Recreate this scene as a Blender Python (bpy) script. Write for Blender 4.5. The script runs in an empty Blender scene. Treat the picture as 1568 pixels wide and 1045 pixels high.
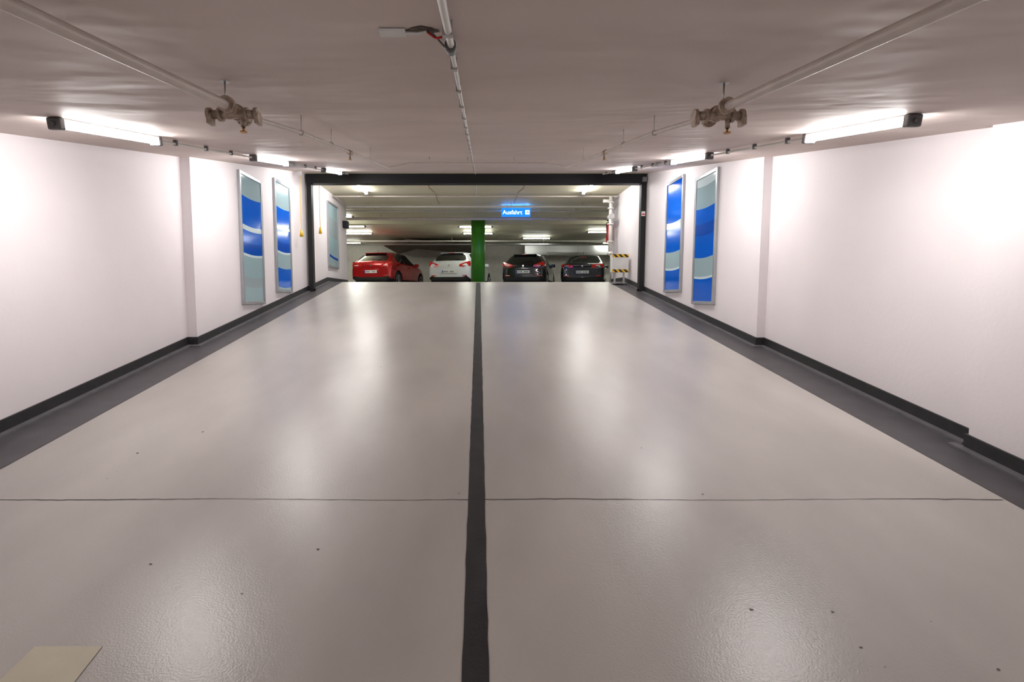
import bpy, math, bmesh
from mathutils import Vector, Matrix
D=bpy.data; C=bpy.context
sc=C.scene
def link(o):
    sc.collection.objects.link(o); return o
# ---------------------------------------------------------------- profiles
SF,F0,YC=0.167,-1.79,13.12
ZU=F0+SF*YC
def fl(y): return F0+SF*y if y<YC else ZU
def ce(y): return 0.505+0.19*y if y<11.45 else 0.505+0.19*11.45
ZC=ce(12)
# ---------------------------------------------------------------- materials
def newmat(name):
    m=D.materials.new(name); m.use_nodes=True
    nt=m.node_tree; b=nt.nodes['Principled BSDF']; return m,nt,b
def pmat(name,col,rough=.5,metal=0,coat=0,var=.06,scale=6,bump=0,bscale=60,emit=None,es=0):
    m,nt,b=newmat(name)
    b.inputs['Roughness'].default_value=rough; b.inputs['Metallic'].default_value=metal
    b.inputs['Coat Weight'].default_value=coat; b.inputs['Coat Roughness'].default_value=.05
    tc=nt.nodes.new('ShaderNodeTexCoord')
    n=nt.nodes.new('ShaderNodeTexNoise'); n.inputs['Scale'].default_value=scale; n.inputs['Detail'].default_value=3
    nt.links.new(tc.outputs['Object'],n.inputs['Vector'])
    r=nt.nodes.new('ShaderNodeValToRGB'); e=r.color_ramp.elements
    e[0].position=.3; e[1].position=.7
    e[0].color=(*[c*(1-var) for c in col],1); e[1].color=(*[min(1,c*(1+var)) for c in col],1)
    nt.links.new(n.outputs['Fac'],r.inputs['Fac']); nt.links.new(r.outputs['Color'],b.inputs['Base Color'])
    if bump:
        n2=nt.nodes.new('ShaderNodeTexNoise'); n2.inputs['Scale'].default_value=bscale; n2.inputs['Detail'].default_value=2
        nt.links.new(tc.outputs['Object'],n2.inputs['Vector'])
        bp=nt.nodes.new('ShaderNodeBump'); bp.inputs['Strength'].default_value=bump; bp.inputs['Distance'].default_value=.01
        nt.links.new(n2.outputs['Fac'],bp.inputs['Height']); nt.links.new(bp.outputs['Normal'],b.inputs['Normal'])
    if emit:
        b.inputs['Emission Color'].default_value=(*emit,1); b.inputs['Emission Strength'].default_value=es
    return m
def floor_mat():
    m,nt,b=newmat('coated_floor_paint')
    tc=nt.nodes.new('ShaderNodeTexCoord')
    def noise(s,d,vec=None):
        n=nt.nodes.new('ShaderNodeTexNoise'); n.inputs['Scale'].default_value=s; n.inputs['Detail'].default_value=d
        nt.links.new(vec or tc.outputs['Object'],n.inputs['Vector']); return n
    mp=nt.nodes.new('ShaderNodeMapping'); mp.inputs['Scale'].default_value=(1.2,.45,1); nt.links.new(tc.outputs['Object'],mp.inputs['Vector'])
    n1=noise(.9,4,mp.outputs['Vector'])
    r=nt.nodes.new('ShaderNodeValToRGB'); r.color_ramp.interpolation='EASE'; e=r.color_ramp.elements
    e[0].position=.2; e[0].color=(.375,.35,.33,1); e[1].position=.8; e[1].color=(.53,.497,.468,1)
    nt.links.new(n1.outputs['Fac'],r.inputs['Fac']); nt.links.new(r.outputs['Color'],b.inputs['Base Color'])
    n2=noise(.8,1); mr=nt.nodes.new('ShaderNodeMapRange')
    mr.inputs['From Min'].default_value=0; mr.inputs['From Max'].default_value=1
    mr.inputs['To Min'].default_value=.28; mr.inputs['To Max'].default_value=.34
    nt.links.new(n2.outputs['Fac'],mr.inputs['Value']); nt.links.new(mr.outputs['Result'],b.inputs['Roughness'])
    b.inputs['Specular IOR Level'].default_value=.7
    n4=noise(110,2); bp=nt.nodes.new('ShaderNodeBump'); bp.inputs['Strength'].default_value=.2; bp.inputs['Distance'].default_value=.005
    nt.links.new(n4.outputs['Fac'],bp.inputs['Height'])
    nt.links.new(bp.outputs['Normal'],b.inputs['Normal'])
    return m
def ceil_mat(name,c0,c1):
    m,nt,b=newmat(name)
    tc=nt.nodes.new('ShaderNodeTexCoord'); mp=nt.nodes.new('ShaderNodeMapping'); mp.inputs['Scale'].default_value=(.6,1.0,1)
    nt.links.new(tc.outputs['Object'],mp.inputs['Vector'])
    n=nt.nodes.new('ShaderNodeTexNoise'); n.inputs['Scale'].default_value=1.1; n.inputs['Detail'].default_value=3; n.inputs['Distortion'].default_value=.3
    nt.links.new(mp.outputs['Vector'],n.inputs['Vector'])
    r=nt.nodes.new('ShaderNodeValToRGB'); e=r.color_ramp.elements
    e[0].position=.3; e[0].color=(*c0,1); e[1].position=.7; e[1].color=(*c1,1)
    nt.links.new(n.outputs['Fac'],r.inputs['Fac']); nt.links.new(r.outputs['Color'],b.inputs['Base Color'])
    b.inputs['Roughness'].default_value=.6
    bp=nt.nodes.new('ShaderNodeBump'); bp.inputs['Strength'].default_value=.6; bp.inputs['Distance'].default_value=.08
    nt.links.new(n.outputs['Fac'],bp.inputs['Height']); nt.links.new(bp.outputs['Normal'],b.inputs['Normal'])
    return m
M_floor=floor_mat()
M_ceil=ceil_mat('ceiling_plaster',(.60,.51,.475),(.69,.59,.55))
M_ceil2=ceil_mat('hall_ceiling_plaster',(.66,.63,.47),(.75,.71,.56))
M_wall=pmat('white_wall_paint',(.82,.77,.78),.55,var=.015,scale=2,bump=.12,bscale=25)
M_hallwall=pmat('hall_wall_paint',(.7,.68,.62),.6,var=.05)
M_base=pmat('baseboard_black',(.03,.028,.03),.45,var=.2,scale=10,bump=.1)
M_gutter=pmat('edge_strip_grey',(.075,.07,.077),.42,var=.15,scale=5,bump=.15)
M_curb=pmat('curb_grey',(.15,.145,.15),.4,var=.15,scale=8)
M_line=pmat('lane_line_paint',(.030,.029,.032),.4,var=.25,scale=8,bump=.15)
M_joint=pmat('joint_dark',(.13,.11,.1),.6,var=.5,scale=12)
M_patch=pmat('patch_cream',(.60,.56,.44),.5,var=.05)
M_black=pmat('black_steel',(.006,.006,.007),.5,var=.1)
M_pipe=pmat('painted_pipe',(.60,.53,.49),.4,var=.06,scale=12)
M_pipew=pmat('white_pipe',(.72,.70,.66),.35,var=.04)
M_valve=pmat('weathered_metal',(.45,.36,.29),.45,.3,var=.3,scale=30,bump=.3)
M_brass=pmat('brass',(.5,.28,.1),.3,.9,var=.1)
M_gal=pmat('galvanised',(.55,.55,.55),.35,.8,var=.1,scale=30)
M_housing=pmat('lamp_housing',(.5,.5,.5),.4,var=.03)
M_cap=pmat('lamp_end_cap',(.16,.16,.165),.45,var=.1)
M_alu=pmat('aluminium_frame',(.42,.43,.45),.35,.6,var=.05)
M_green=pmat('green_paint',(.05,.24,.012),.4,var=.12,scale=3)
M_yellow=pmat('yellow_plastic',(.8,.5,.01),.4)
M_red=pmat('red_enamel',(.6,.02,.02),.35)
M_redc=pmat('red_cable',(.5,.03,.02),.5)
M_whitep=pmat('white_plastic',(.75,.75,.73),.4)
M_brown=pmat('brown_soffit',(.16,.12,.09),.7,var=.2)
M_hole=pmat('raw_concrete_hole',(.16,.12,.09),.9,var=.4,scale=20,bump=.6)
M_tyre=pmat('tyre_rubber',(.015,.015,.015),.7)
M_rim=pmat('alloy_rim',(.45,.46,.48),.3,.9)
M_glass=pmat('car_dark_glass',(.008,.01,.011),.05,coat=1,var=0)
M_tail=pmat('tail_light_red',(.45,.01,.01),.15,coat=1,var=0,emit=(1,.03,.02),es=.08)
M_plate=pmat('number_plate_white',(.8,.8,.78),.4,var=.01)
M_pblue=pmat('plate_blue',(.02,.08,.45),.4)
M_chrome=pmat('chrome_trim',(.7,.7,.7),.15,1)
M_tube=pmat('fluorescent_tube',(1,1,1),.4,emit=(1,.985,.975),es=118)
M_tube2=pmat('fluorescent_tube_hall',(1,1,1),.4,emit=(.98,1,.92),es=68)
M_signb=pmat('sign_blue',(.01,.12,.6),.3,emit=(.01,.2,1),es=1.3)
M_signw=pmat('sign_white',(.9,.9,.9),.3,emit=(.8,.95,1),es=2.5)
M_bluel=pmat('blue_led',(.05,.3,1),.3,emit=(.02,.35,1),es=90)
def stripes(name):
    m,nt,b=newmat(name); tc=nt.nodes.new('ShaderNodeTexCoord')
    w=nt.nodes.new('ShaderNodeTexWave'); w.wave_type='BANDS'; w.bands_direction='DIAGONAL'; w.inputs['Scale'].default_value=5
    nt.links.new(tc.outputs['Object'],w.inputs['Vector'])
    r=nt.nodes.new('ShaderNodeValToRGB'); r.color_ramp.interpolation='CONSTANT'; e=r.color_ramp.elements
    e[0].color=(.02,.02,.02,1); e[1].position=.5; e[1].color=(.85,.5,.02,1)
    nt.links.new(w.outputs['Fac'],r.inputs['Fac']); nt.links.new(r.outputs['Color'],b.inputs['Base Color']); return m
M_haz=stripes('hazard_stripes')
def poster(name,bands,tilt):
    m,nt,b=newmat(name); tc=nt.nodes.new('ShaderNodeTexCoord'); s=nt.nodes.new('ShaderNodeSeparateXYZ')
    nt.links.new(tc.outputs['Generated'],s.inputs[0])
    a=nt.nodes.new('ShaderNodeMath'); a.operation='MULTIPLY_ADD'; a.inputs[1].default_value=tilt
    nt.links.new(s.outputs['Y'],a.inputs[0]); nt.links.new(s.outputs['Z'],a.inputs[2])
    k=nt.nodes.new('ShaderNodeMath'); k.operation='MULTIPLY'; k.inputs[1].default_value=3.0; nt.links.new(s.outputs['Y'],k.inputs[0])
    sn=nt.nodes.new('ShaderNodeMath'); sn.operation='SINE'; nt.links.new(k.outputs[0],sn.inputs[0])
    ad=nt.nodes.new('ShaderNodeMath'); ad.operation='MULTIPLY_ADD'; ad.inputs[1].default_value=.012
    nt.links.new(sn.outputs[0],ad.inputs[0]); nt.links.new(a.outputs[0],ad.inputs[2])
    r=nt.nodes.new('ShaderNodeValToRGB'); r.color_ramp.interpolation='CONSTANT'; e=r.color_ramp.elements
    e[0].position=0; e[0].color=(*bands[0][1],1); e[1].position=bands[1][0]; e[1].color=(*bands[1][1],1)
    for p,c in bands[2:]:
        q=e.new(p); q.color=(*c,1)
    nt.links.new(ad.outputs[0],r.inputs['Fac']); nt.links.new(r.outputs['Color'],b.inputs['Base Color'])
    b.inputs['Roughness'].default_value=.12; b.inputs['Specular IOR Level'].default_value=.2
    return m
# ---------------------------------------------------------------- mesh helpers
def mk(name,vs,fs,mats,parent=None,loc=(0,0,0),smooth=False,mi=None):
    me=D.meshes.new(name); me.from_pydata([tuple(v) for v in vs],[],fs); 
    for m in (mats if isinstance(mats,list) else [mats]): me.materials.append(m)
    if mi:
        for p,i in zip(me.polygons,mi): p.material_index=i
    bm=bmesh.new(); bm.from_mesh(me); bmesh.ops.recalc_face_normals(bm,faces=bm.faces); bm.to_mesh(me); bm.free()
    if smooth:
        for p in me.polygons: p.use_smooth=True
    o=D.objects.new(name,me); o.location=loc
    if parent: o.parent=parent
    return link(o)
def bevel(o,w,seg=2):
    b=o.modifiers.new('bevel','BEVEL'); b.width=w; b.segments=seg; b.limit_method='ANGLE'; return o
def box(name,x0,x1,y0,y1,z0,z1,mat,parent=None,bv=0):
    cx,cy,cz=(x0+x1)/2,(y0+y1)/2,(z0+z1)/2
    vs=[(x-cx,y-cy,z-cz) for x in(x0,x1) for y in(y0,y1) for z in(z0,z1)]
    o=mk(name,vs,[(0,1,3,2),(4,6,7,5),(0,4,5,1),(2,3,7,6),(0,2,6,4),(1,5,7,3)],mat,parent,(cx,cy,cz))
    if bv: bevel(o,bv)
    return o
def prisms(name,parts,mat,parent=None):
    vs=[];fs=[]
    for x0,x1,ys,lo,hi in parts:
        b=len(vs); n=len(ys)
        for y in ys: vs+=[(x0,y,lo(y)),(x1,y,lo(y)),(x1,y,hi(y)),(x0,y,hi(y))]
        for i in range(n-1):
            p=b+4*i;q=p+4
            for k in range(4): fs.append((p+k,p+(k+1)%4,q+(k+1)%4,q+k))
        fs+=[(b,b+3,b+2,b+1),(b+4*n-4,b+4*n-3,b+4*n-2,b+4*n-1)]
    return mk(name,vs,fs,mat,parent)
def cyl(name,p,q,r,mat,parent=None,n=20,r2=None):
    p=Vector(p);q=Vector(q);d=q-p;L=d.length
    r2=r if r2 is None else r2
    vs=[];fs=[]
    for i in range(n):
        a=2*math.pi*i/n; vs.append((r*math.cos(a),r*math.sin(a),0)); vs.append((r2*math.cos(a),r2*math.sin(a),L))
    for i in range(n):
        j=(i+1)%n; fs.append((2*i,2*j,2*j+1,2*i+1))
    fs.append(tuple(2*i for i in range(n))[::-1]); fs.append(tuple(2*i+1 for i in range(n)))
    o=mk(name,vs,fs,mat,parent,p,True); o.rotation_mode='QUATERNION'; o.rotation_quaternion=d.to_track_quat('Z','Y')
    for pl in o.data.polygons:
        if len(pl.vertices)>4: pl.use_smooth=False
    return o
def tube(name,pts,r,mat,parent=None):
    cu=D.curves.new(name,'CURVE'); cu.dimensions='3D'; cu.bevel_depth=r; cu.bevel_resolution=4; cu.use_fill_caps=True
    s=cu.splines.new('POLY'); s.points.add(len(pts)-1)
    for a,b in zip(s.points,pts): a.co=(*b,1)
    cu.materials.append(mat); o=D.objects.new(name,cu)
    if parent: o.parent=parent
    return link(o)
def empty(name,loc=(0,0,0)):
    o=D.objects.new(name,None); o.location=loc; o.empty_display_size=.2; return link(o)
# ---------------------------------------------------------------- shell
thin=lambda y: fl(y)-.25
prisms('floor',[(-3.9,3.9,[-6,YC,14.42],thin,fl),(-13,15,[14.42,29],thin,fl)],M_floor)
prisms('ceiling',[(-3.9,3.9,[-6,11.45],ce,lambda y:ce(y)+.25)],M_ceil)
prisms('ceiling_hall',[(-3.9,3.9,[11.452,14.42],ce,lambda y:ce(y)+.25),(-13,15,[14.42,29],ce,lambda y:ce(y)+.25)],M_ceil2)
W=.3
prisms('wall_left',[(-3.83-W,-3.83,[-6,6.93],fl,ce),(-3.83-W,-3.70,[6.93,11.45,YC,15.2],fl,ce)],M_wall)
prisms('wall_right',[(3.72,3.83+W,[-6,3.87],fl,ce),(3.83,3.83+W,[3.87,6.9],fl,ce),(3.72,3.83+W,[6.9,11.45,YC,14.42],fl,ce)],M_wall)
box('wall_back_ramp',-3.9,3.9,-6.2,-6,fl(-6)-.2,ce(-6)+.2,M_wall)
box('wall_hall_front_left',-13,-4.13,15.0,15.2,ZU,ZC,M_hallwall)
box('wall_hall_front_right',4.13,15,14.42,14.6,ZU,ZC,M_hallwall)
box('wall_hall_left',-13.2,-13,14.42,29,ZU,ZC,M_hallwall)
box('wall_hall_right',15,15.2,14.42,29,ZU,ZC,M_hallwall)
box('wall_hall_back',-13,15,27,27.2,ZU,ZC,M_hallwall)
bh=.118
up=lambda h: (lambda y: fl(y)+h)
prisms('baseboard_left',[(-3.83,-3.812,[-6,6.91],fl,up(bh)),(-3.83,-3.682,[6.91,6.93],fl,up(bh)),(-3.70,-3.682,[6.93,YC,15.2],fl,up(bh))],M_base)
prisms('baseboard_right',[(3.702,3.72,[-6,3.888],fl,up(bh)),(3.72,3.83,[3.87,3.888],fl,up(bh)),(3.812,3.83,[3.888,6.88],fl,up(bh)),(3.702,3.83,[6.88,6.9],fl,up(bh)),(3.702,3.72,[6.9,YC,14.42],fl,up(bh))],M_base)
prisms('trim_1',[(-3.812,-3.75,[-6,6.85],fl,up(.022)),(-3.812,-3.62,[6.85,6.91],fl,up(.022)),(-3.682,-3.62,[6.91,YC,15.2],fl,up(.022))],M_curb)
prisms('trim_2',[(3.64,3.702,[-6,3.95],fl,up(.022)),(3.75,3.812,[3.95,6.82],fl,up(.022)),(3.64,3.812,[6.82,6.88],fl,up(.022)),(3.64,3.702,[6.88,YC,14.42],fl,up(.022))],M_curb)
prisms('trim_3',[(-3.75,-3.32,[-6,6.85],fl,up(.004)),(-3.62,-3.32,[6.85,YC,15.0],fl,up(.004))],M_gutter)
prisms('trim_4',[(3.32,3.64,[-6,3.95],fl,up(.004)),(3.32,3.75,[3.95,6.82],fl,up(.004)),(3.32,3.64,[6.82,YC,14.4],fl,up(.004))],M_gutter)
import random; random.seed(4)
ys=[-5.9+i*.1 for i in range(190)]
vs=[];fs=[]
for i,y in enumerate(ys):
    cx=.0062*(y-2); j=.002
    vs+=[(cx-.053+random.uniform(-j,j),y,fl(y)+.003),(cx+.053+random.uniform(-j,j),y,fl(y)+.003)]
    if i: k=2*i; fs.append((k-2,k-1,k+1,k))
mk('lane_divider_line',vs,fs,M_line)
vs=[];fs=[]; xs=[-3.3+i*.05 for i in range(133)]
for i,x in enumerate(xs):
    yy=3.18+.006*math.sin(x*3)+random.uniform(-.003,.003); w=.0014+.0025*max(0,math.sin(x*2.3+.6))+random.uniform(0,.001)
    for s in(-1,1): vs.append((x,yy+s*w,fl(yy+s*w)+.002))
    if i: k=2*i; fs.append((k-2,k,k+1,k-1))
mk('floor_expansion_joint',vs,fs,M_joint)
y0,y1=1.7,2.06
mk('floor_paint_patch',[(-1.83,y1,fl(y1)+.003),(-1.55,y1,fl(y1)+.003),(-1.53,y0,fl(y0)+.003),(-1.84,y0,fl(y0)+.003)],[(0,1,2,3)],M_patch)
vs=[];fs=[]
for q in range(46):
    x=random.uniform(-3.0,3.0); y=1.6+random.random()**1.5*8; r=random.uniform(.002,.006)
    if abs(x)<.1: continue
    b=len(vs)
    for i in range(7):
        a=2*math.pi*i/7; rr=r*random.uniform(.6,1.4); vs.append((x+rr*1.5*math.cos(a),y+rr*math.sin(a),fl(y+rr*math.sin(a))+.002))
    fs.append(tuple(range(b,b+7)))
mk('floor_coating_chips',vs,fs,M_joint)
# ---------------------------------------------------------------- lamps
def batten(x,ya,yb,along='y',zf=ce,tm=None,name='fluorescent_batten_light',drop=.0,L=1.2):
    tm=tm or M_tube
    if along=='y':
        p=Vector((x,ya,zf(ya)-drop)); q=Vector((x,yb,zf(yb)-drop))
    else:
        p=Vector((x-L/2,ya,zf(ya)-drop)); q=Vector((x+L/2,ya,zf(ya)-drop))
    d=(q-p); Ln=d.length; e=empty(name,(p+q)/2)
    xax=d.normalized(); yax=Vector((0,0,1)).cross(xax).normalized(); zax=xax.cross(yax)
    e.matrix_world=Matrix((xax,yax,zax)).transposed().to_4x4(); e.location=(p+q)/2
    h=Ln/2
    box('housing',-h,h,-.03,.03,-.035,-.001,M_housing,e,.006)
    n=8; vs=[];fs=[]
    for i in range(n+1):
        a=math.pi+math.pi*i/n
        for s in(-1,1): vs.append((s*(h-.03),.034*math.cos(a),-.036+.03*math.sin(a)))
        if i: k=2*i; fs.append((k-2,k-1,k+1,k))
    mk('diffuser_tube',vs,fs,tm,e,smooth=True)
    for s in(-1,1):
        box('end_cap',min(s*(h-.03),s*(h+.02)),max(s*(h-.03),s*(h+.02)),-.045,.045,-.078,-.002,M_cap,e,.01)
        cyl('gland',(s*(h+.02),0,-.04),(s*(h+.05),0,-.04),.013,M_cap,e)
    return e
LL=[(-1.9,-.7),(3.48,4.57),(6.55,7.7),(9.57,10.75)]; RR=[(-2.0,-.8),(3.34,4.38),(6.22,7.36),(9.12,10.25)]
for a,b in LL: batten(-2.72,a,b)
for a,b in RR: batten(2.72,a,b)
for sx,R in((-1,LL),(1,RR)):
    e=empty('lamp_supply_conduit')
    segs=[(R[1][1]+.05,R[2][0]-.05),(R[2][1]+.05,R[3][0]-.05),(R[3][1]+.05,11.4)]
    for a,b in segs:
        tube('conduit',[(sx*2.72,a,ce(a)-.035),(sx*2.72,b,ce(b)-.035)],.011,M_pipew,e)
        k=a+.25
        while k<b:
            box('clip',sx*2.72-.016,sx*2.72+.016,k-.012,k+.012,ce(k)-.05,ce(k)-.004,M_cap,e); k+=.55
    box('junction_box',sx*2.72-.04,sx*2.72+.04,7.95,8.03,ce(7.99)-.055,ce(7.99)-.008,M_housing,e,.005)
# ---------------------------------------------------------------- sprinkler pipes
def sprinkler(sx,X,yv,yend):
    e=empty('sprinkler_pipe')
    zv=ce(yv)-.115
    tube('main_pipe',[(X,-5.9,ce(-5.9)-.06),(X,1.2,ce(1.2)-.055),(X,yv-.1,zv-.012)],.02,M_pipe,e)
    tube('branch_pipe',[(X,yv+.05,zv),(X,3.4,ce(3.4)-.108),(X,yend,ce(yend)-.15)],.0125,M_pipe,e)
    cyl('tee_body',(X,yv-.13,zv-.015),(X,yv+.07,zv),.027,M_valve,e)
    for k in(-.125,-.02,.055): cyl('coupling_ring',(X,yv+k,zv-.012),(X,yv+k+.022,zv-.009),.036,M_valve,e)
    cyl('cross_arm',(X-.11,yv-.04,zv-.03),(X+.1,yv-.04,zv-.03),.02,M_valve,e)
    for k in(-.12,-.07,.05,.095): cyl('arm_flange',(X+k,yv-.04,zv-.03),(X+k+.016,yv-.04,zv-.03),.03,M_valve,e)
    for k in(-.108,.108):
        box('lever',X+k-.01,X+k+.01,yv-.065,yv-.015,zv-.075,zv-.03,M_valve,e,.003)
    cyl('drop',(X+.04*1,yv-.04,zv-.04),(X+.04,yv-.04,zv-.085),.011,M_valve,e)
    cyl('sprinkler_head',(X+.04,yv-.04,zv-.085),(X+.04,yv-.04,zv-.105),.006,M_brass,e)
    cyl('deflector',(X+.04,yv-.04,zv-.105),(X+.04,yv-.04,zv-.109),.016,M_brass,e)
    cyl('hanger_rod',(X-.01,yv-.1,zv),(X-.01,yv-.1,ce(yv-.1)),.004,M_gal,e)
    cyl('ceiling_plate',(X-.01,yv-.1,ce(yv-.1)-.006),(X-.01,yv-.1,ce(yv-.1)),.02,M_gal,e)
    for y in(.4,1.2,3.4,4.1,5.6):
        z=ce(y)-(.055 if y<2 else .11)
        cyl('hanger',(X,y,z),(X,y,ce(y)),.003,M_pipe,e); 
        cyl('hanger_ring',(X,y-.01,z-.002),(X,y+.01,z+.002),.024 if y<2 else .017,M_pipe,e)
    y=4.7; z=ce(y)-.125
    cyl('tee',(X-.0,y-.05,z-.008),(X,y+.05,z+.008),.02,M_valve,e)
    cyl('drop_b',(X,y,z),(X,y,z-.05),.009,M_valve,e); cyl('deflector_b',(X,y,z-.06),(X,y,z-.064),.016,M_brass,e)
    cyl('head_b',(X,y,z-.05),(X,y,z-.062),.005,M_brass,e)
    return e
sprinkler(-1,-1.1,2.5,6.7); sprinkler(1,1.13,2.54,6.6)
e=empty('ceiling_cross_pipe')
pts=[(-1.1,6.72,ce(6.7)-.15),(-1.02,6.9,ce(6.9)-.12),(-.86,6.97,ce(7)-.08),(.9,6.97,ce(7)-.08),(1.04,6.85,ce(6.9)-.12),(1.13,6.62,ce(6.6)-.15)]
tube('pipe',pts,.0115,M_pipe,e)
for x in(-.6,-.1,.5): cyl('pipe_hanger',(x,6.97,ce(7)-.08),(x,6.97,ce(6.97)),.004,M_gal,e)
e=empty('ceiling_cable_conduit')
tube('conduit',[(-.085,-5.9,ce(-5.9)-.03),(-.085,1.2,ce(1.2)-.032),(-.078,1.75,ce(1.75)-.03)],.0115,M_pipew,e)
tube('conduit_b',[(-.078,1.75,ce(1.75)-.03),(-.06,4,ce(4)-.03),(0,11.4,ce(11.4)-.03)],.0085,M_pipew,e)
y=-.5
while y<11:
    r=.015 if y<1.75 else .012
    box('clip',-.082+.0075*max(0,y-1.7)-r,-.082+.0075*max(0,y-1.7)+r,y-.01,y+.01,ce(y)-.044,ce(y)-.003,M_gal,e); y+=.42
cyl('sleeve',(-.08,1.73,ce(1.73)-.03),(-.08,1.8,ce(1.8)-.03),.018,M_cap,e)
e=empty('ceiling_cable_outlet')
yy=1.68
vs=[(0,0,0)];n=16
fs=[]
for i in range(n):
    a=2*math.pi*i/n; r=1+.2*math.sin(3*a)+.1*math.sin(7*a)
    px,py=-.165+.05*r*math.cos(a),yy+.03*r*math.sin(a)
    vs.append((px,py,ce(py)-.003))
vs[0]=(-.165,yy,ce(yy)-.003)
for i in range(n): fs.append((0,1+i,1+(i+1)%n))
mk('hole_patch',vs,fs,M_hole,e)
box('label_strip',-.295,-.215,yy-.02,yy+.02,ce(yy)-.014,ce(yy)-.006,M_whitep,e,.002)
tube('white_cable',[(-.215,yy,ce(yy)-.01),(-.18,yy,ce(yy)-.012),(-.15,yy-.004,ce(yy)-.008)],.004,M_whitep,e)
tube('red_cable',[(-.15,yy,ce(yy)-.006),(-.125,yy+.01,ce(yy)-.02),(-.115,yy-.02,ce(yy)-.035),(-.095,yy-.03,ce(yy)-.035),(-.085,yy,ce(yy)-.02)],.0035,M_redc,e)
tube('dark_cable',[(-.14,yy-.008,ce(yy)-.006),(-.12,yy+.02,ce(yy)-.016),(-.1,yy+.04,ce(yy)-.03),(-.085,yy+.06,ce(yy)-.03)],.003,M_cap,e)
# ---------------------------------------------------------------- door frame
e=empty('rolling_door_frame')
yf=11.55
box('post',-3.66,-3.56,yf,yf+.14,fl(yf)+.02,2.678,M_black,e,.004)
box('post',3.60,3.70,yf,yf+.14,fl(yf)+.02,2.678,M_black,e,.004)
box('lintel',-3.66,3.70,yf-.02,yf+.2,2.475,2.678,M_black,e,.004)
for x in(-3.61,3.65):
    box('guide_rail',x-.02,x+.02,yf+.14,yf+.2,fl(yf)+.05,2.47,M_gal,e)
    box('post_foot',x-.05,x+.05,yf-.02,yf+.16,fl(yf)-.0,fl(yf)+.06,M_black,e)
box('photocell_label',3.61,3.69,yf-.012,yf,1.78,1.88,M_whitep,e,.003)
box('label_red',3.62,3.68,yf-.016,yf-.01,1.80,1.83,M_red,e)
box('switch_box',3.6,3.69,yf-.09,yf-.02,2.5,2.6,M_cap,e,.008)
def cord(x,y,zb):
    e=empty('pull_cord_switch'); zt=ce(y)
    box('switch_housing',x-.035,x+.035,y-.03,y+.03,zt-.08,zt-.002,M_housing,e,.006)
    tube('cord',[(x,y,zt-.08),(x,y,zb+.12)],.006,M_yellow,e)
    cyl('pull_handle',(x,y,zb),(x,y,zb+.14),.038,M_yellow,e,r2=.016)
cord(-3.55,10.8,1.25); cord(-3.5,11.95,1.45)
# ---------------------------------------------------------------- framed panels
BL=(.0,.12,.60); BL2=(.0,.075,.44); PT=(.33,.45,.48); PW=(.60,.70,.72); GY=(.33,.40,.42)
def panel(side,Xw,y0,y1,z0,z1,bands,tilt):
    e=empty('framed_wall_panel'); s=side; t=.045; f=.05
    def bx(n,a,b,c,d,dep,m,bv=.004):
        x0,x1=sorted((Xw,Xw-s*dep)); return box(n,x0,x1,a,b,c,d,m,e,bv)
    bx('frame_stile',y0,y0+f,z0,z1,t,M_alu); bx('frame_stile',y1-f,y1,z0,z1,t,M_alu)
    bx('frame_rail',y0+f,y1-f,z0,z0+f,t,M_alu); bx('frame_rail',y0+f,y1-f,z1-f,z1,t,M_alu)
    bx('printed_board',y0+f,y1-f,z0+f,z1-f,.03,poster('wave_print',bands,tilt),0)
    return e
panel(-1,-3.70,8.28,9.14,-.10,1.99,[(0,PT),(.12,GY),(.20,PT),(.37,PW),(.39,BL2),(.48,BL),(.575,PW),(.615,BL),(.84,PT)],.0)
panel(-1,-3.70,9.72,10.52,.11,2.19,[(0,PT),(.03,BL),(.21,PT),(.35,PW),(.37,BL2),(.46,BL),(.575,PW),(.605,BL),(.78,PT)],.0)  # narrow pale strip above mid-height is a lamp reflection painted into the print
panel(1,3.72,9.45,10.28,.11,2.19,[(0,BL),(.19,PW),(.21,PT),(.36,BL),(.58,PW),(.64,BL),(.94,BL2)],.0)
panel(1,3.72,8.12,8.93,-.10,1.99,[(0,BL),(.19,PW),(.21,PT),(.36,BL),(.54,BL2),(.64,BL),(.76,PT),(.94,PW)],.0)
panel(-1,-3.70,13.2,14.15,.78,2.42,[(0,PT),(.15,BL2),(.19,PT),(.5,GY),(.8,PT)],.05)
# ---------------------------------------------------------------- upper hall fixtures
hz=lambda y: ZC
batten(-2.75,12.25,13.45,zf=hz,tm=M_tube); batten(2.72,12.25,13.45,zf=hz,tm=M_tube)
for x,y,dr in[(-4.6,19.2,.05),(-4.75,21.3,.05),(-.0,19.3,.05),(.1,21.2,.06),(2.65,23.0,.05),(5.0,20.8,.05),(-8,21,.05),(8.5,21,.05),(6.6,25.0,.05),(-6,25,.05),(-4.6,17.3,0),(5.0,17.3,0)]:
    batten(x,y,y,'x',zf=hz,tm=M_tube2,drop=dr)
e=empty('hall_ceiling_pipes')
for y,z,r,m in[(13.75,2.62,.02,M_pipe),(14.9,2.56,.03,M_pipew),(15.9,2.60,.018,M_gal),(16.9,2.52,.045,M_pipe),(22.5,2.42,.03,M_pipew),(23.3,2.36,.045,M_gal)]:
    x0,x1=(-3.66,3.68) if y<14.4 else ((-12.8,14.8) if y>15.3 else (-3.6,14.5))
    tube('pipe',[(x0,y,z),(x1,y,z)],r,m,e)
    for x in(-3,-1,1,3): cyl('pipe_hanger',(x,y,z),(x,y,ZC),.006,M_gal,e)
for x in(-1.1,1.15):
    s=1 if x>0 else -1
    tube('swan_conduit',[(x,12.0,ZC-.05),(x,12.8,ZC-.05),(x-s*.1,13.1,ZC-.09),(x-s*.1,14.5,ZC-.1)],.013,M_valve,e)
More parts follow.
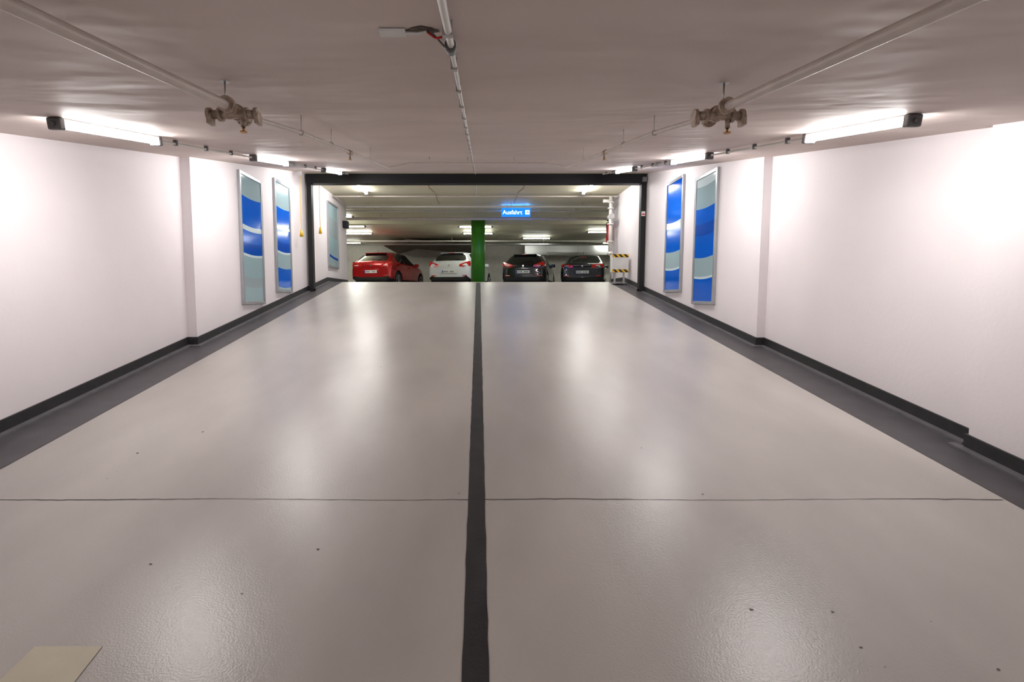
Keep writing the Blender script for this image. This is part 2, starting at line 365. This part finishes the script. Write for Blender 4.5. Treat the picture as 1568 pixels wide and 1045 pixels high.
tube('conduit',[(0.02,11.9,ZC-.02),(.03,18.3,ZC-.02)],.012,M_pipew,e)
box('ceiling_beam',-12.9,14.9,18.3,18.6,ZC-.13,ZC-.001,M_ceil2)
vs=[(-4.1,2.33),(-3.0,2.64),(-.2,2.36),(-.2,2.26),(-3.0,2.5),(-3.9,2.24)]
n=len(vs); V=[(x,23.6,z) for x,z in vs]+[(x,26.9,z) for x,z in vs]
mk('ramp_underside',V,[tuple(range(n)),tuple(range(2*n-1,n-1,-1))]+[(i,(i+1)%n,(i+1)%n+n,i+n) for i in range(n)],M_brown)
e=empty('ventilation_duct')
box('duct',2.4,11,25.7,26.3,2.1,2.62,M_gal,e,.01)
for x in(3.5,5,6.5,8): box('duct_flange',x-.02,x+.02,25.66,26.34,2.06,2.66,M_gal,e)
e=empty('green_column')
cyl('shaft',(.09,18.0,ZU),(.09,18.0,ZC-.001),.235,M_green,e,40)
cyl('base_ring',(.09,18.0,ZU),(.09,18.0,ZU+.1),.25,M_base,e,40)
e=empty('exit_sign')
box('light_box',.76,1.6,15.45,15.55,2.37,2.61,M_signb,e,.008)
box('bracket',.9,.93,15.48,15.52,2.6,ZC,M_gal,e); box('bracket',1.42,1.45,15.48,15.52,2.6,ZC,M_gal,e)
cu=D.curves.new('lettering','FONT'); cu.body='Ausfahrt'; cu.size=.165; cu.extrude=.002; cu.materials.append(M_signw)
o=D.objects.new('lettering',cu); link(o); o.parent=e; o.rotation_euler=(math.pi/2,0,0); o.location=(.79,15.445,2.435)
box('arrow_field',1.45,1.57,15.44,15.45,2.43,2.55,M_signw,e)
mk('arrow',[(1.46,15.436,2.48),(1.51,15.436,2.48),(1.51,15.436,2.455),(1.56,15.436,2.49),(1.51,15.436,2.525),(1.51,15.436,2.50),(1.46,15.436,2.50)],[(0,1,2,3,4,5,6)],M_signb,e)
box('led_strip',.78,1.58,15.56,15.6,2.6,2.62,M_bluel,e)
e=empty('hazard_striped_barrier_box')
gx0,gx1,gy=3.27,3.66,12.6
box('cabinet',gx0+.01,gx1,gy,gy+.2,.62,1.04,M_whitep,e,.008)
box('stripe_top',gx0,gx1,gy-.012,gy,.975,1.045,M_haz,e); box('stripe_bottom',gx0,gx1,gy-.012,gy,.615,.685,M_haz,e)
for x in(3.36,3.58): box('leg',x-.02,x+.02,gy+.08,gy+.12,fl(gy),.62,M_gal,e)
box('foot_plate',3.3,3.62,gy+.0,gy+.2,fl(gy+.2),fl(gy+.2)+.02,M_gal,e)
e=empty('sprinkler_riser')
cyl('riser',(3.5,13.75,1.2),(3.5,13.75,2.62),.045,M_pipew,e)
cyl('riser_foot',(3.5,13.75,1.13),(3.5,13.75,1.2),.07,M_pipew,e)
cyl('elbow_run',(3.5,13.75,2.5),(3.3,13.75,2.5),.045,M_pipew,e)
cyl('valve_body',(3.5,13.62,2.1),(3.5,13.9,2.1),.06,M_pipew,e)
cyl('handwheel',(3.5,13.6,2.1),(3.5,13.62,2.1),.07,M_gal,e)
for z in(1.45,1.9,2.3,2.45): cyl('flange',(3.5,13.75,z),(3.5,13.75,z+.03),.08,M_pipew,e)
cyl('side_pipe',(3.62,14.1,ZU),(3.62,14.1,2.6),.025,M_pipew,e)
e=empty('fire_extinguisher')
cyl('bottle',(3.6,14.28,1.5),(3.6,14.28,1.95),.075,M_red,e); cyl('neck',(3.6,14.28,1.95),(3.6,14.28,2.03),.075,M_red,e,r2=.025)
cyl('valve',(3.6,14.28,2.03),(3.6,14.28,2.08),.02,M_black,e); box('handle',3.54,3.66,14.26,14.3,2.07,2.09,M_black,e)
tube('hose',[(3.6,14.28,2.05),(3.52,14.25,2.0),(3.53,14.24,1.65)],.01,M_black,e); box('bracket',3.67,3.72,14.25,14.31,1.6,1.9,M_gal,e)
e=empty('wall_speaker'); box('body',-3.7,-3.56,14.75,14.95,1.95,2.15,M_black,e,.02); cyl('cone',(-3.56,14.85,2.05),(-3.545,14.85,2.05),.06,M_cap,e)
# ---------------------------------------------------------------- cars
def car(name,cx,cy,head,paint,kind='hatch',W=.885,H=1.47):
    e=empty(name); e.location=(cx,cy,ZU); e.rotation_euler=(0,0,-head)
    body=pmat('car_paint_'+name,paint,.25,.35 if paint[2]<.3 else 0,coat=1,var=.01)
    trim=M_tyre
    k=H/1.49
    if kind=='sedan':
        S=[(.0,.80,.36,.78,.84,.60),(.05,.94,.26,.93,.98,.66),(.16,.97,.24,.96,1.03,.66),(.62,1,.22,.97,1.05,.66),(1.25,1,.22,.98,1.39,.58),(1.45,1,.22,.98,1.43,.59),
           (2.05,1,.22,.97,1.46,.6),(2.13,1,.22,.97,1.46,.6),(2.75,1,.22,.96,1.42,.6),(3.5,1,.22,.94,.99,.66),(4.1,.96,.22,.84,.89,.6),(4.4,.87,.24,.68,.72,.55),(4.5,.74,.3,.55,.58,.5)]
        rear=(3,4); side=[4,5,7,8]; bp=[6]; ws=8; wy=(.95,3.65)
    else:
        S=[(.0,.82,.36,.80,.86,.60),(.04,.94,.27,.93,1.0,.66),(.12,.97,.24,.97,1.06,.66),(.46,1,.22,1.0,1.38,.57),(.60,1,.22,1.0,1.445,.58),
           (1.35,1,.22,.98,1.49,.6),(1.43,1,.22,.98,1.49,.6),(2.25,1,.22,.96,1.45,.6),(3.0,1,.22,.95,1.0,.66),(3.6,.95,.22,.85,.9,.6),(3.92,.86,.24,.68,.72,.55),(4.03,.72,.3,.55,.58,.5)]
        rear=(2,3); side=[4,6,7]; bp=[5]; ws=7; wy=(.68,3.2)
    vs=[];fs=[];mi=[]
    for (y,wf,zb,zl,zr,wr) in S:
        w=W*wf; zr*=k; cab=.06 if zr-zl>.2 else .012
        half=[(0,zb),(w*.8,zb),(w*.985,zb+.1),(w,zb+(zl-zb)*.6),(w*.955,zl),(wr,zr-cab),(wr*.72,zr-.008),(0,zr+.008)]
        ring=half+[(-x,z) for x,z in half[-2:0:-1]]
        vs+=[(x,y,z) for x,z in ring]
    n=14
    for i in range(len(S)-1):
        for j in range(n):
            fs.append((i*n+j,i*n+(j+1)%n,(i+1)*n+(j+1)%n,(i+1)*n+j))
            m=0
            if j in(4,9) and i in side: m=1
            if j in(4,9) and i in bp: m=2
            if j in(5,6,7,8) and (i==rear[0] if kind!='sedan' else i==3): m=1
            if j in(5,6,7,8) and i==ws: m=1
            if j in(0,13,1,12): m=2
            mi.append(m)
    fs.append(tuple(range(n))[::-1]); mi.append(0); b=(len(S)-1)*n; fs.append(tuple(b+q for q in range(n))); mi.append(0)
    o=mk('body',vs,fs,[body,M_glass,trim],e,smooth=True,mi=mi)
    me=o.data
    bm=bmesh.new(); bm.from_mesh(me); cl=bm.edges.layers.float.get('crease_edge') or bm.edges.layers.float.new('crease_edge')
    for ed in bm.edges:
        ms={f.material_index for f in ed.link_faces}
        if len(ms)>1: ed[cl]=.75
        if any(len(f.verts)>4 for f in ed.link_faces): ed[cl]=.35
    bm.to_mesh(me); bm.free()
    s=o.modifiers.new('sub','SUBSURF'); s.levels=3; s.render_levels=3
    C.view_layer.objects.active=o; o.select_set(True)
    bpy.ops.object.modifier_apply(modifier='sub')
    for y in wy:
        for sx in(-1,1):
            c=cyl('cut',(sx*.55,y,.33),(sx*1.2,y,.33),.37,M_tyre,e,32)
            C.view_layer.update()
            bo=o.modifiers.new('b','BOOLEAN'); bo.operation='DIFFERENCE'; bo.object=c; bo.solver='EXACT'
            bpy.ops.object.modifier_apply(modifier='b')
            D.objects.remove(c)
            x0,x1=sx*.66,sx*.865
            w=empty('wheel'); w.parent=e
            t=cyl('tyre',(x0,y,.315),(x1,y,.315),.315,M_tyre,w,40); bevel(t,.03,3)
            cyl('rim_disc',(x1-sx*.01,y,.315),(x1+sx*.002,y,.315),.21,M_black,w,32)
            for a in range(5):
                an=a*2*math.pi/5+.3
                cyl('spoke',(x1+sx*.004,y,.315),(x1+sx*.004,y+.2*math.cos(an),.315+.2*math.sin(an)),.024,M_rim,w,8)
            cyl('hub',(x1,y,.315),(x1+sx*.02,y,.315),.045,M_rim,w,16)
            vs2=[];fs2=[];N=32
            for q in range(N):
                an=2*math.pi*q/N
                for r in(.195,.222):
                    for xx in(x1-.0*sx,x1+sx*.012): vs2.append((xx,y+r*math.cos(an),.315+r*math.sin(an)))
            for q in range(N):
                p=4*q; r_=4*((q+1)%N)
                fs2+=[(p,r_,r_+1,p+1),(p+1,r_+1,r_+3,p+3),(p+3,r_+3,r_+2,p+2),(p+2,r_+2,r_,p)]
            mk('rim_ring',vs2,fs2,M_rim,w)
    o.select_set(False)
    def patch(nm,pts,m,th=.02):
        nn=len(pts); V=[(x,y-th,z) for x,y,z in pts]+[(x,y+.12,z) for x,y,z in pts]
        return bevel(mk(nm,V,[tuple(range(nn)),tuple(range(2*nn-1,nn-1,-1))]+[(i,(i+1)%nn,(i+1)%nn+nn,i+nn) for i in range(nn)],m,e),.012)
    for s in(-1,1):
        if kind=='sedan':
            patch('tail_light',[(s*.34,.03,.80),(s*.74,.06,.76),(s*.83,.12,.84),(s*.80,.12,.95),(s*.38,.04,.91)],M_tail,.045)
        else:
            patch('tail_light',[(s*.40,.04,.82),(s*.70,.05,.78),(s*.83,.11,.84),(s*.81,.13,1.03),(s*.70,.09,1.0),(s*.42,.05,.90)],M_tail,.05)
        patch('lamp_inner',[(s*.52,.0,.855),(s*.70,.01,.845),(s*.70,.01,.875),(s*.54,.0,.885)],M_plate,.02)
        box('reflector',s*.62-.1,s*.62+.1,.0,.03,.46,.49,M_tail,e,.004)
        box('door_mirror',s*.89-.09,s*.89+.09,wy[1]-.62,wy[1]-.5,.93,1.06,body,e,.03)
        my=wy[1]
        for q in(my-1.35,my-2.15 if kind=='sedan' else my-1.35): box('door_handle',s*.885-.012,s*.885+.012,q-.08,q+.08,.83,.855,body if kind!='sedan' else M_chrome,e,.006)
        patchv=[(s*.5,S[-1][0]-.12,.62),(s*.75,S[-1][0]-.25,.66),(s*.7,S[-1][0]-.2,.74),(s*.5,S[-1][0]-.1,.7)]
        mk('head_light',[(x,y+.06,z) for x,y,z in patchv]+[(x,y-.06,z) for x,y,z in patchv],[(0,1,2,3),(7,6,5,4),(0,1,5,4),(1,2,6,5),(2,3,7,6),(3,0,4,7)],M_plate,e)
    box('number_plate',-.26,.26,-.03,0.04,.57,.68,M_plate,e,.004)
    box('plate_band',-.26,-.225,-.033,-.028,.575,.675,M_pblue,e)
    for q in range(7):
        if q==3: continue
        box('plate_char',-.19+q*.06,-.165+q*.06,-.033,-.029,.6,.65,M_black,e)
    box('plate_recess',-.34,.34,-.012,.05,.54,.72,body,e,.01)
    box('rear_bumper_trim',-.68,.68,-.02,.2,.27,.42,trim,e,.03)
    cyl('badge',(0,-.015,.86),(0,.03,.86),.035,M_chrome,e)
    if kind!='sedan':
        box('roof_spoiler',-.46,.46,.38,.66,1.375*k,1.405*k,body,e,.014)
        box('brake_light',-.13,.13,.372,.39,1.38*k,1.395*k,M_tail,e)
        tube('rear_wiper',[(0,.11,1.07*k),(.1,.12,1.10*k),(.38,.16,1.12*k)],.009,M_black,e)
    else:
        box('chrome_strip',-.34,.34,.0,.04,.885,.9,M_chrome,e,.003)
        box('brake_light',-.12,.12,1.06,1.12,1.27,1.285,M_tail,e)
    tube('roof_aerial',[(0,1.0 if kind=='sedan' else .75,1.42*k),(0,.85 if kind=='sedan' else .63,1.52*k)],.006,M_black,e)
    return e
hd=math.radians(14.5)
def place(name,px_left_x,y,*a,**k):
    w=.86
    return car(name,px_left_x+w*math.cos(hd),y-w*math.sin(hd)+.1,hd,*a,**k)
place('hatchback_car',-4.9,20.6,(.5,.008,.012),'hatch')
place('hatchback_car',-1.86,20.5,(.72,.74,.76),'hatch')
place('hatchback_car',1.03,20.7,(.008,.008,.01),'hatch',H=1.42)
place('sedan_car',3.38,20.9,(.012,.02,.03),'sedan')
# ---------------------------------------------------------------- world, camera
w=D.worlds.new('world'); sc.world=w; w.use_nodes=True
w.node_tree.nodes['Background'].inputs[0].default_value=(.5,.5,.5,1); w.node_tree.nodes['Background'].inputs[1].default_value=.1
cam=D.cameras.new('camera'); co=D.objects.new('camera',cam); link(co); sc.camera=co
cam.sensor_width=36; cam.lens=800/1568*36; cam.shift_x=56/1568; cam.clip_start=.02
co.location=(0,0,0); co.rotation_euler=(math.radians(90-4.7),0,0)
sc.view_settings.view_transform='Standard'; sc.view_settings.look='None'; sc.view_settings.exposure=0; sc.view_settings.gamma=.92
